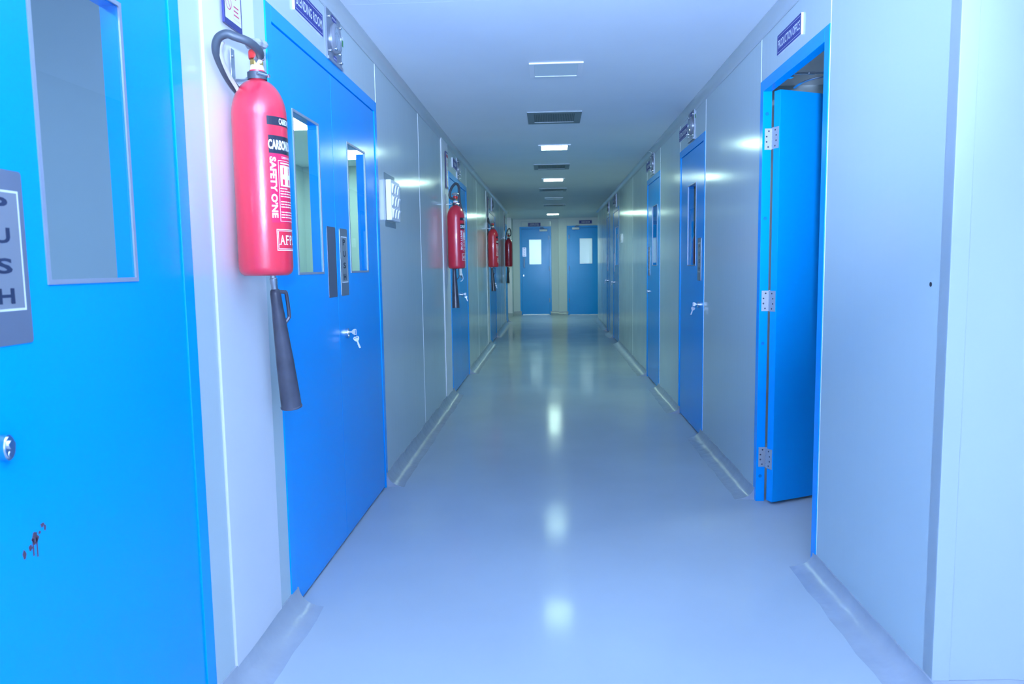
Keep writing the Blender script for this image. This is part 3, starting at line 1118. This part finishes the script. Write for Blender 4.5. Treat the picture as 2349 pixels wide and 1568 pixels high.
# ------------------------------------------------------------------ pressure gauges over the doors
def gauge(side, pos, z, label, first=False):
    g = thing('pressure_gauge', *at(side, pos, z), label, 'gauge', 'pressure gauges above the doors')
    w, h = 0.212, 0.206
    bm = new()
    bx(bm, -w / 2, w / 2, -0.006, 0, -h / 2, h / 2, 0.0008)
    finish(bm, 'mounting_plate', 'plate', g)
    bm = new()
    bx(bm, -w / 2, w / 2, -0.012, -0.0062, -h / 2, -h / 2 + .012, 0.001)
    finish(bm, 'plate_lip', 'gbody', g)
    bm = new()
    lathe(bm, [(0.0, -0.006), (0.064, -0.006), (0.064, -0.013), (0.061, -0.015), (0.056, -0.021), (0.053, -0.023), (0.049, -0.023), (0.048, -0.017), (0, -0.017)], 40, 'Y', (0.004, 0, 0.004))
    finish(bm, 'gauge_body', 'gbody', g, smooth=True)
    bm = new()
    lathe(bm, [(0.0, -0.0175), (0.0475, -0.0175), (0.0475, -0.0172), (0, -0.0172)], 40, 'Y', (0.004, 0, 0.004))
    gf = finish(bm, 'gauge_face', 'gface', g)
    bm = new()
    for k in range(13):
        a = math.radians(30 + 120 * k / 12)
        L = .010 if k % 3 == 0 else .006
        for q in (1,):
            r0, r1 = .040 - L, .040
            t = Vector((-math.sin(a), math.cos(a))) * .0007
            p0 = Vector((math.cos(a), math.sin(a)))
            pts = [p0 * r0 + t, p0 * r1 + t, p0 * r1 - t, p0 * r0 - t]
            bm.faces.new([bm.verts.new((0.004 + p.x, -0.0179, 0.004 + p.y - .012)) for p in pts])
    bm.faces.new([bm.verts.new((0.004 + a, -0.0181, 0.004 + b)) for a, b in ((-.001, -.028), (.001, -.028), (-.012, .020), (-.013, .020))])
    flatprint(bm, 'scale_marks', 'inkdark', gf)
    bm = new()
    lathe(bm, [(0, -0.0275), (0.035, -0.0265), (0.0525, -0.0225), (0.0525, -0.0215), (0, -0.0255)], 40, 'Y', (0.004, 0, 0.004))
    finish(bm, 'gauge_glass', 'acrylic', g, smooth=True)
    for (x, zz) in ((-w / 2 + .028, h / 2 - .030), (w / 2 - .022, h / 2 - .030), (-w / 2 + .030, -h / 2 + .040), (w / 2 - .020, -h / 2 + .030), (-.048, -.050), (.012, -.058)):
        bm = new()
        lathe(bm, [(0, -0.006), (0.0062, -0.006), (0.0062, -0.010), (0.0052, -0.0135), (0.003, -0.016), (0, -0.0165)], 12, 'Y', (x, 0 if abs(x) > .05 else -.016, zz))
        finish(bm, 'dome_nut', 'chrome', g, smooth=True)
    for (x0, x1, z0, z1, t) in ((-.030, .040, .072, .096, 'APFL/DPG-01'), (-.022, .028, -.090, -.068, 'MM OF WC')):
        bm = new()
        rect(bm, x0, x1, z0, z1, -0.0064)
        flatprint(bm, 'instrument_label', 'indigo', g)
        bm = new()
        add_text(bm, t, (x0 + x1) / 2, (z0 + z1) / 2, w=(x1 - x0) * .88, h=(z1 - z0) * .4, y=-0.0067, bold=.015)
        flatprint(bm, 'label_lettering', 'inkwhite', g)
    return g


gauge('L', 3.228, 2.162, 'steel pressure gauge plate beside the BLENDING ROOM sign')
gauge('L', 7.55, 2.160, 'steel pressure gauge above the double door behind the second extinguisher')
gauge('L', 11.93, 2.160, 'steel pressure gauge above the door behind the third extinguisher')
gauge('R', 5.545, 2.176, 'steel pressure gauge beside the SIFTING ROOM sign on the right wall')
gauge('R', 7.60, 2.182, 'steel pressure gauge above the second closed door on the right wall')
gauge('R', 11.80, 2.182, 'steel pressure gauge above the second door from the end of the right wall')
gauge('R', 13.21, 2.182, 'steel pressure gauge above the last narrow door on the right wall')
for side, p, z, lab in (('L', 3.366, 2.197, 'green and white sticker beside the gauge over the left double door'),
                        ('R', 5.418, 2.235, 'green sticker beside the gauge next to the SIFTING ROOM sign')):
    s = thing('status_sticker', *at(side, p, z), lab, 'sticker', 'green calibration stickers')
    bm = new()
    bx(bm, -.022, .022, -.0006, 0, -.022, .022)
    finish(bm, 'paper_backing', 'white', s)
    bm = new()
    rect(bm, -.022, .022, -.022, .006, -.0009)
    flatprint(bm, 'green_print', 'inkgreen', s)


# ------------------------------------------------------------------ switch board on the left wall
sb = thing('switch_board', *at('L', 4.28, 1.575), 'white switch board with nine rocker switches under a clear cover', 'switch board')
bm = new()
plate(bm, -.158, .128, -.148, .148, -0.003, 0, .006)
finish(bm, 'clear_backing', 'acrylic', sb)
bm = new()
bx(bm, -.125, .115, -.034, -.003, -.112, .112, .004)
finish(bm, 'switch_box', 'white', sb)
for r in range(3):
    for c in range(3):
        x, z = -.075 + c * .07, .066 - r * .068
        bm = new()
        slab(bm, x - .026, x + .026, z - .027, z + .027, -.0375, -.034, [(x - .021, x + .021, z - .022, z + .022)])
        rf = finish(bm, 'switch_frame', 'white', sb)
        bm = new()
        poly_extrude(bm, [(-.0335, z - .021), (-.038, z - .021), (-.0405, z + .002), (-.046, z + .021), (-.0335, z + .021)], x - .020, x + .020, lambda a, b, d: (d, a, b))
        finish(bm, 'rocker', 'white', rf)
sp = thing('switch_plate', *at('R', 10.78, 1.575), 'small white switch plate on the far right wall', 'switch')
bm = new()
plate(bm, -.10, .06, -.075, .055, -.012, 0, .006)
finish(bm, 'plate_body', 'white', sp)
bm = new()
plate(bm, -.07, -.01, -.04, .03, -.018, -.012, .004)
plate(bm, .01, .045, -.04, .03, -.018, -.012, .004)
finish(bm, 'rocker', 'white', sp)


# ------------------------------------------------------------------ ceiling lights and vents
def ceiling_light(x, y, lit, label, w=0.30, d=0.30, key='on', grp='square ceiling lights'):
    t = thing('ceiling_light', (x, y, ZC), 0, label, 'light', grp)
    bm = new()
    # slab lies in XZ, so turn it flat
    slab(bm, -w / 2, w / 2, -d / 2, d / 2, 0, 0.008, [(-w / 2 + .028, w / 2 - .028, -d / 2 + .02, d / 2 - .02)])
    bmesh.ops.rotate(bm, verts=bm.verts, cent=(0, 0, 0), matrix=Matrix.Rotation(-PI / 2, 3, 'X'))
    finish(bm, 'trim_frame', 'white', t, loc=(0, 0, -0.0))
    bm = new()
    bx(bm, -w / 2 + .0285, w / 2 - .0285, -d / 2 + .0205, d / 2 - .0205, -0.0055, -0.001)
    finish(bm, 'diffuser', ('lamp_' + key) if lit else 'off', t)
    return t


ceiling_light(0.045, 4.39, False, 'unlit square ceiling light nearest overhead')
ceiling_light(0.052, 7.21, True, 'nearest glowing square ceiling light')
ceiling_light(0.055, 9.9, True, 'second glowing square ceiling light')
ceiling_light(0.074, 12.65, False, 'unlit square ceiling light between the far vents')
ceiling_light(0.075, 16.5, True, 'last glowing ceiling light before the end wall', key='end')
ceiling_light(0.04, -1.6, False, 'unlit square ceiling light behind the viewer')


def vent(x, y, label):
    t = thing('ceiling_vent', (x, y, ZC), 0, label, 'vent', 'perforated ceiling vents')
    w, d = 0.40, 0.44
    hw, hd = 0.152, 0.165
    bm = new()
    slab(bm, -w / 2, w / 2, -d / 2, d / 2, 0, 0.009, [(-hw, hw, -hd, hd)])
    bmesh.ops.rotate(bm, verts=bm.verts, cent=(0, 0, 0), matrix=Matrix.Rotation(-PI / 2, 3, 'X'))
    finish(bm, 'vent_flange', 'vent', t)
    bm = new()
    nx, ny = 24, 18
    sx, sy = 2 * hw / nx, 2 * hd / ny
    r = min(sx, sy) * .40
    for i in range(nx):
        for j in range(ny):
            cx, cy = -hw + sx * (i + .5), -hd + sy * (j + .5)
            sq = [(cx + a * sx / 2, cy + b * sy / 2) for a, b in ((1, 0), (1, 1), (0, 1), (-1, 1), (-1, 0), (-1, -1), (0, -1), (1, -1))]
            ci = [(cx + r * math.cos(PI / 4 * q), cy + r * math.sin(PI / 4 * q)) for q in range(8)]
            S = [bm.verts.new((a, b, -0.006)) for a, b in sq]
            C_ = [bm.verts.new((a, b, -0.006)) for a, b in ci]
            for q in range(8):
                bm.faces.new([S[q], C_[q], C_[(q + 1) % 8], S[(q + 1) % 8]])
    bmesh.ops.remove_doubles(bm, verts=bm.verts, dist=1e-5)
    pg = finish(bm, 'perforated_grille', 'vent', t)
    bm = new()
    bx(bm, -hw, hw, -hd, hd, -0.0022, -0.0005)
    finish(bm, 'duct_shade', 'dark', t)  # flat near-black sheet, the shade behind the holes is put into its colour
    return t


vent(0.043, 5.77, 'nearest perforated metal ceiling vent')
vent(0.030, 8.60, 'perforated ceiling vent between the two nearer glowing lights')
vent(0.055, 11.2, 'perforated ceiling vent beyond the second glowing light')
vent(0.097, 14.07, 'farthest perforated ceiling vent near the end wall')

# lights inside the rooms seen through the door windows
ceiling_light(-1.90, 5.75, True, 'glowing light in the blending room seen through the door window', 0.55, 0.55, 'room', 'lights in the side rooms')
ceiling_light(-1.95, 7.45, True, 'second light in the blending room seen through the right door window', 0.5, 0.5, 'room', 'lights in the side rooms')
ceiling_light(-1.8, 0.6, True, 'light in the room behind the nearest left door', 0.4, 0.4, 'room_dim', 'lights in the side rooms')
ceiling_light(2.3, 4.2, True, 'light in the office behind the open door', 0.3, 0.3, 'office', 'lights in the side rooms')
ceiling_light(2.0, 6.0, True, 'light in the sifting room on the right', 0.3, 0.3, 'room_low', 'lights in the side rooms')
ceiling_light(2.0, 9.3, True, 'light in the room behind the door without keys', 0.5, 0.5, 'room', 'lights in the side rooms')
ceiling_light(2.0, 11.8, True, 'light in the room behind the second last right door', 0.5, 0.5, 'room', 'lights in the side rooms')
ceiling_light(-0.55, 20.6, True, 'bright light in the room behind the left end door', 0.9, 0.9, 'room_bright', 'lights in the side rooms')
ceiling_light(1.3, 20.6, True, 'bright light in the room behind the right end door', 0.9, 0.9, 'room_mid', 'lights in the side rooms')

# papers on a board in the blending room
nb = thing('notice_board', (-2.70, 7.75, 1.40), PI / 2, 'dark notice board with pale sheets seen through the left window', 'notice board')
bm = new()
bx(bm, -.32, .14, -.02, 0, -.40, .36)
finish(bm, 'board', 'plateblank', nb)
for k in range(3):
    bm = new()
    bx(bm, -.29, .08, -.023, -.02, .06 - k * .20, .19 - k * .20)
    finish(bm, 'sheet', 'paper', nb)


# ------------------------------------------------------------------ fire extinguishers
RB = 0.0755


def arc_map(bm, az0, r):
    """wrap XZ artwork (x = arc length from the label centre) round the cylinder; az0 = azimuth of the centre"""
    for v in bm.verts:
        a = az0 + v.co.x / RB
        v.co = (r * math.cos(a), r * math.sin(a), v.co.z)


def slice_x(bm, x0, x1, n):
    for k in range(1, n):
        x = x0 + (x1 - x0) * k / n
        bmesh.ops.bisect_plane(bm, geom=bm.verts[:] + bm.edges[:] + bm.faces[:], plane_co=(x, 0, 0), plane_no=(1, 0, 0), dist=1e-6)


def wrap_print(bm, name, material, parent, az0, r):
    slice_x(bm, -0.085, 0.085, 18)
    arc_map(bm, az0, r)
    for f in bm.faces:
        f.normal_update()
        c = f.calc_center_median()
        if f.normal.dot(Vector((c.x, c.y, 0))) < 0:
            f.normal_flip()
    return finish(bm, name, material, parent, norm=False, smooth=False)


def extinguisher(y, label, hose, horn, az=0.0, x=-0.822, z=1.182, handle='flat', grip=-0.9):
    """local frame: X along the wall (world +Y), -Y out of the wall.  az is the label direction measured from straight out"""
    t = thing('fire_extinguisher', (x, y, z), PI / 2, label, 'fire extinguisher', 'red extinguishers along the left wall')
    prof = [(0.0, 0.004), (0.045, 0.002), (0.060, 0.0), (0.0685, 0.005), (0.0735, 0.013), (RB, 0.024), (RB, 0.444)]
    for k in range(1, 11):
        a = k / 10 * PI / 2 * 0.86
        prof.append((RB - (RB - 0.022) * (1 - math.cos(a)) / (1 - math.cos(PI / 2 * .86)), 0.444 + 0.104 * math.sin(a) / math.sin(PI / 2 * .86)))
    prof += [(0.0215, 0.556), (0.0215, 0.574), (0.0, 0.574)]
    bm = new()
    lathe(bm, prof, 48)
    body = finish(bm, 'cylinder', 'red', t, smooth=True)
    az0 = -PI / 2 + az
    # label: two black bands, tall white lettering, instruction block, maker's box
    L0, L1 = -0.070, 0.070
    zz = lambda w: w - 1.182
    bm = new()
    rect(bm, L0 - .002, L1, zz(1.598), zz(1.622), 0)
    rect(bm, L0 + .000, L1, zz(1.521), zz(1.570), 0)
    wrap_print(bm, 'label_bands', 'labelblack', body, az0, RB + 0.0004)
    bm = new()
    rect(bm, L0, L1, zz(1.330), zz(1.521), 0)
    wrap_print(bm, 'label_ground', 'labelred', body, az0, RB + 0.0003)
    bm = new()
    add_text(bm, 'CARBON DIOXIDE', 0.012, zz(1.610), w=0.094, h=0.016, bold=.02)
    add_text(bm, 'CARBON DIOXIDE', -0.001, zz(1.545), w=0.140, h=0.0265, bold=.03)
    add_text(bm, 'SAFETY O\u2019NE', L0 + .0105, zz(1.427), w=0.0185, h=0.168, bold=.035, down=True)
    add_text(bm, 'CARBON DIOXIDE FIRE EXTINGUISHER', 0.018, zz(1.5115), w=0.098, h=0.006, bold=.0)
    x0, x1 = L0 + 0.026, L1 - .002
    rect_ring(bm, x0, x1, zz(1.334), zz(1.503), 0.0011, 0)
    rect(bm, x0 + .008, x1 - .010, zz(1.494), zz(1.4975), 0)
    rect(bm, x0 + .006, x1 - .006, zz(1.432), zz(1.490), 0)
    for row in range(12):
        zc = 1.4255 - row * 0.0073
        xx = x0 + .004
        if row in (4, 8):
            continue
        while xx < x1 - .010:
            ln = random.uniform(.006, .016)
            if row == 0 and xx > x0 + .03:
                break
            rect(bm, xx, min(xx + ln, x1 - .004), zz(zc) - .0013, zz(zc) + .0013, 0)
            xx += ln + .0022
    # maker's box
    mx0, mx1, mz0, mz1 = -0.058, 0.058, zz(1.252), zz(1.312)
    rect_ring(bm, mx0, mx1, mz0, mz1, 0.0022, 0)
    rect_ring(bm, mx0 + .0045, mx1 - .0045, mz0 + .0045, mz1 - .0045, 0.0012, 0)
    for cx, ch in ((-.040, 'A'), (-.021, 'F'), (-.003, 'P'), (.016, 'L')):
        add_text(bm, ch, cx, (mz0 + mz1) / 2, w=0.0165 if ch == 'A' else .0125, h=0.026, bold=.012)
        fw = .0165 if ch == 'A' else .008
        for sx in ((-.5, .5) if ch == 'A' else (-.32,)):
            rect(bm, cx + sx * fw * .95 - .0036, cx + sx * fw * .95 + .0036, (mz0 + mz1) / 2 - .0135, (mz0 + mz1) / 2 - .0115, 0)
    wrap_print(bm, 'label_lettering', 'inkwhite', body, az0, RB + 0.0007)
    bm = new()
    for q in range(3):
        xx = x0 + .018 + q * .027
        for (a, b, c, d) in ((-.0025, .0025, 1.465, 1.484), (-.0012, .0012, 1.484, 1.488), (-.0045, .0045, 1.436, 1.452)):
            rect(bm, xx + a, xx + b, zz(c), zz(d), 0)
    wrap_print(bm, 'label_pictograms', 'labelred', body, az0, RB + 0.0010)
    # neck stack: white nut, brass body, outlet nut, red collar, cast hand wheel
    bm = new()
    lathe(bm, [(0.0, .571), (.0205, .571), (.0205, .580), (.0185, .584), (.0185, .588), (0, .588)], 24)
    finish(bm, 'neck_ring', 'white', t, smooth=True)
    bm = new()
    lathe(bm, [(0, .580), (.0190, .586), (.0190, .602), (.016, .605), (.016, .625), (.0135, .628), (0, .628)], 8)
    valve = finish(bm, 'valve_body', 'brass', t)
    bm = new()
    lathe(bm, [(0, .606), (.0205, .606), (.0215, .610), (.0215, .624), (.0200, .629), (0, .629)], 24)
    finish(bm, 'safety_collar', 'redcap', t, smooth=True)
    bm = new()
    lathe(bm, [(0, .627), (.011, .627), (.011, .640), (0, .640)], 20)
    n = 48
    for (za, zb, ra, rb) in ((.638, .646, .026, .031), (.646, .655, .031, .027), (.655, .660, .027, .012)):
        A = [bm.verts.new((ra * (1 + .11 * math.cos(5 * 2 * PI * k / n)) * math.cos(2 * PI * k / n), ra * (1 + .11 * math.cos(5 * 2 * PI * k / n)) * math.sin(2 * PI * k / n), za)) for k in range(n)]
        B = [bm.verts.new((rb * (1 + .11 * math.cos(5 * 2 * PI * k / n)) * math.cos(2 * PI * k / n), rb * (1 + .11 * math.cos(5 * 2 * PI * k / n)) * math.sin(2 * PI * k / n), zb)) for k in range(n)]
        for k in range(n):
            bm.faces.new([A[k], A[(k + 1) % n], B[(k + 1) % n], B[k]])
        if za == .638:
            bm.faces.new(A)
        if zb == .660:
            bm.faces.new(B)
    bmesh.ops.remove_doubles(bm, verts=bm.verts, dist=1e-5)
    finish(bm, 'hand_wheel', 'wheel', t, smooth=True)
    # outlet nut where the hose leaves
    p0, p1 = Vector(hose[0]), Vector(hose[1])
    o0 = Vector((0, 0, p0.z - .004))
    dr = (p0 - o0)
    dr.z = 0
    dr.normalize()
    bm = new()
    tube(bm, [o0 + dr * 0.008, o0 + dr * .020, p0 + dr * .001], [.0125, .0135, .0125], 6)
    finish(bm, 'outlet_nut', 'chrome', t)
    bm = new()
    tube(bm, smooth_path(hose, 8), 0.0113, 14)
    finish(bm, 'hose', 'rubber', t, smooth=True)
    # discharge horn with its swivel and grip
    ht, hb = Vector(horn[0]), Vector(horn[1])
    ax = (hb - ht).normalized()
    q = Vector((0, 0, -1)).rotation_difference(ax)
    bm = new()
    Lh = (hb - ht).length
    pr = [(0.0, 0.004), (.009, 0.002), (.0145, -.004), (.0165, -.014), (.0175, -.05), (.0205, -.10), (.0240, -.17), (.0282, -.25), (.0325, -Lh + .006), (.0345, -Lh + .004), (.0345, -Lh), (.0315, -Lh), (.026, -Lh + .08), (.018, -Lh + .22)]
    lathe(bm, pr, 28)
    hn = finish(bm, 'discharge_horn', 'horn', t, smooth=True)
    hn.location = ht
    hn.rotation_mode = 'QUATERNION'
    hn.rotation_quaternion = q
    bm = new()
    lathe(bm, [(0, -.002), (.010, -.002), (.010, .016), (.0115, .018), (.0115, .034), (.009, .036), (.009, .056), (0, .056)], 16)
    sw = finish(bm, 'swivel_joint', 'steel', hn, smooth=True)
    bm = new()
    if handle == 'flat':
        tube(bm, smooth_path([(.008, 0, -.010), (.028, 0, -.014), (.034, 0, -.022), (.034, 0, -.085), (.031, 0, -.098), (.017, 0, -.112)], 4), .006, 8, flat=1.0)
    else:
        tube(bm, smooth_path([(.010, 0, -.004), (.036, 0, .0), (.040, 0, -.012), (.040, 0, -.065), (.034, 0, -.082), (.018, 0, -.095)], 4), .0035, 8)
    bmesh.ops.rotate(bm, verts=bm.verts, cent=(0, 0, 0), matrix=Matrix.Rotation(grip, 3, 'Z'))
    finish(bm, 'horn_grip', 'horn', hn, smooth=True)
    return t


def bracket(y, x, z, label, wall_y):
    b = thing('wall_bracket', (XL + 0.012, wall_y, z), PI / 2, label, 'bracket', 'steel brackets holding the extinguishers')
    # plate on the pillar, shelf arm out, black clamp round the neck
    dx = y - wall_y                      # along the wall to the neck axis
    out = -(x - (XL + 0.012))            # local y of the neck axis
    bm = new()
    bx(bm, -.013, .013, -.003, 0, -.004, .085, .0008)
    bx(bm, -.013, .013, -.052, -.003, -.004, -.001, .0006)
    finish(bm, 'wall_plate', 'chrome', b)
    bm = new()
    lathe(bm, [(0, -.0032), (.004, -.0032), (.0035, -.006), (0, -.0062)], 10, 'Y', (0, 0, .065))
    finish(bm, 'plate_screw', 'gbody', b, smooth=True)
    bm = new()
    tube(bm, [(0, -.040, .0), (0, -.046, .004), (dx * .6, out * .72, .004), (dx * .95, out + .020, .004)], .0045, 10)
    bx(bm, -.002, .002, -.047, -.043, 0, .020)
    finish(bm, 'support_arm', 'gbody', b, smooth=True)
    bm = new()
    lathe(bm, [(.0225, -.010), (.0268, -.010), (.0268, .010), (.0225, .010), (.0225, -.010)], 28, 'Z', (dx, out, .002))
    finish(bm, 'neck_clamp', 'rubber', b, smooth=True)
    bm = new()
    tube(bm, [(dx - .030, out - .012, .004), (dx + .002, out - .0285, .004)], .0045, 8)
    lathe(bm, [(0, -.029), (.006, -.029), (.006, -.034), (0, -.034)], 6, 'Y', (dx + .004, out, .004))
    finish(bm, 'clamp_bolt', 'chrome', b)
    return b


def hz(yy, xx, zw, y, x):
    """world point -> extinguisher local"""
    return (yy - y, -(xx - x), zw - 1.182)


EY, EX = 2.128, -0.820
H1 = [hz(*p, EY, EX) for p in ((2.097, -.797, 1.788), (2.062, -.788, 1.794), (2.020, -.797, 1.804), (1.998, -.825, 1.812), (1.990, -.845, 1.817), (1.991, -.868, 1.806), (2.003, -.880, 1.782), (2.038, -.884, 1.754), (2.088, -.884, 1.725), (2.145, -.882, 1.705), (2.20, -.876, 1.692), (2.232, -.872, 1.66), (2.236, -.874, 1.55), (2.230, -.876, 1.30), (2.232, -.868, 1.215))]
extinguisher(EY, 'large red fire extinguisher nearest on the left with a looped hose', H1,
             (hz(2.287, -.858, 1.138, EY, EX), hz(2.352, -.845, 0.752, EY, EX)), az=math.radians(0), x=EX)
ex1 = [o for o in bpy.data.objects if o.name == 'fire_extinguisher'][0]
bm = new()
tube(bm, smooth_path([hz(*p, EY, EX) for p in ((1.999, -.858, 1.800), (2.006, -.868, 1.780), (2.022, -.870, 1.755), (2.055, -.868, 1.725), (2.085, -.862, 1.700), (2.105, -.856, 1.672))], 6), 0.0055, 8, flat=0.35)
finish(bm, 'pin_strap', 'strap', ex1, smooth=True)
bracket(EY, EX, 1.739, 'bracket holding the nearest extinguisher on the white pillar', 2.145)
E2Y = 6.57
X0 = -0.820
# hose loops straight up and back behind the neck
TAIL = [(.100, -.02, .42), (.102, .02, .33), (.095, .050, .25), (.06, .062, .05), (.0, .035, .0)]
H2 = [(-.028, .010, .602), (-.052, .036, .612), (-.056, .042, .645), (-.04, .024, .70), (-.015, -.008, .735), (.015, -.030, .712), (.045, -.029, .63), (.062, -.036, .55), (.082, -.052, .48)] + TAIL
extinguisher(E2Y, 'second red fire extinguisher along the left wall, in front of the double door', H2,
             ((-.03, .02, .000), (-.05, .01, -.345)), az=0.0, x=X0, handle='wire', grip=-1.5)
ex2 = [o for o in bpy.data.objects if o.name == 'fire_extinguisher.001'][0]
bm = new()
bx(bm, -.0008, .0008, -.044, -.022, -.060, -.004)
finish(bm, 'inspection_tag', 'paper', ex2)
bm = new()
tube(bm, smooth_path([(0, -.030, .012), (0, -.040, -.03), (.003, -.050, -.066), (.006, -.052, -.090), (.006, -.044, -.106), (.004, -.030, -.112)], 5), 0.0022, 6)
finish(bm, 'seal_wire', 'white', ex2, smooth=True)
bracket(E2Y, X0, 1.739, 'bracket holding the second extinguisher', 6.52)
E3Y = 10.86
H3 = [(-.028, .012, .602), (-.045, .034, .612), (-.045, .052, .66), (-.02, .066, .70), (.005, .072, .66), (.025, .074, .58), (.05, .074, .48), (.085, .066, .40), (.097, .058, .25), (.06, .062, .05), (.0, .035, .0)]
extinguisher(E3Y, 'third red fire extinguisher along the left wall', H3,
             ((-.03, .02, -.012), (-.03, .0, -.345)), az=math.radians(4), x=X0, handle='wire', grip=-1.5)
bracket(E3Y, X0, 1.739, 'bracket holding the third extinguisher', 10.80)
E4Y = 14.95
H4 = [(.004, -.022, .602), (.006, -.046, .628), (.006, -.048, .69), (.002, -.022, .755), (.0, .016, .72), (.01, .044, .63), (.035, .060, .53), (.08, .062, .44), (.097, .056, .25), (.06, .062, .05), (.0, .035, .0)]
extinguisher(E4Y, 'farthest and darkest fire extinguisher at the end of the left wall', H4,
             ((-.02, .02, -.010), (-.05, .02, -.325)), az=math.radians(45), x=X0)
bracket(E4Y, X0, 1.739, 'bracket holding the farthest extinguisher', 14.98)
bpy.context.view_layer.update()
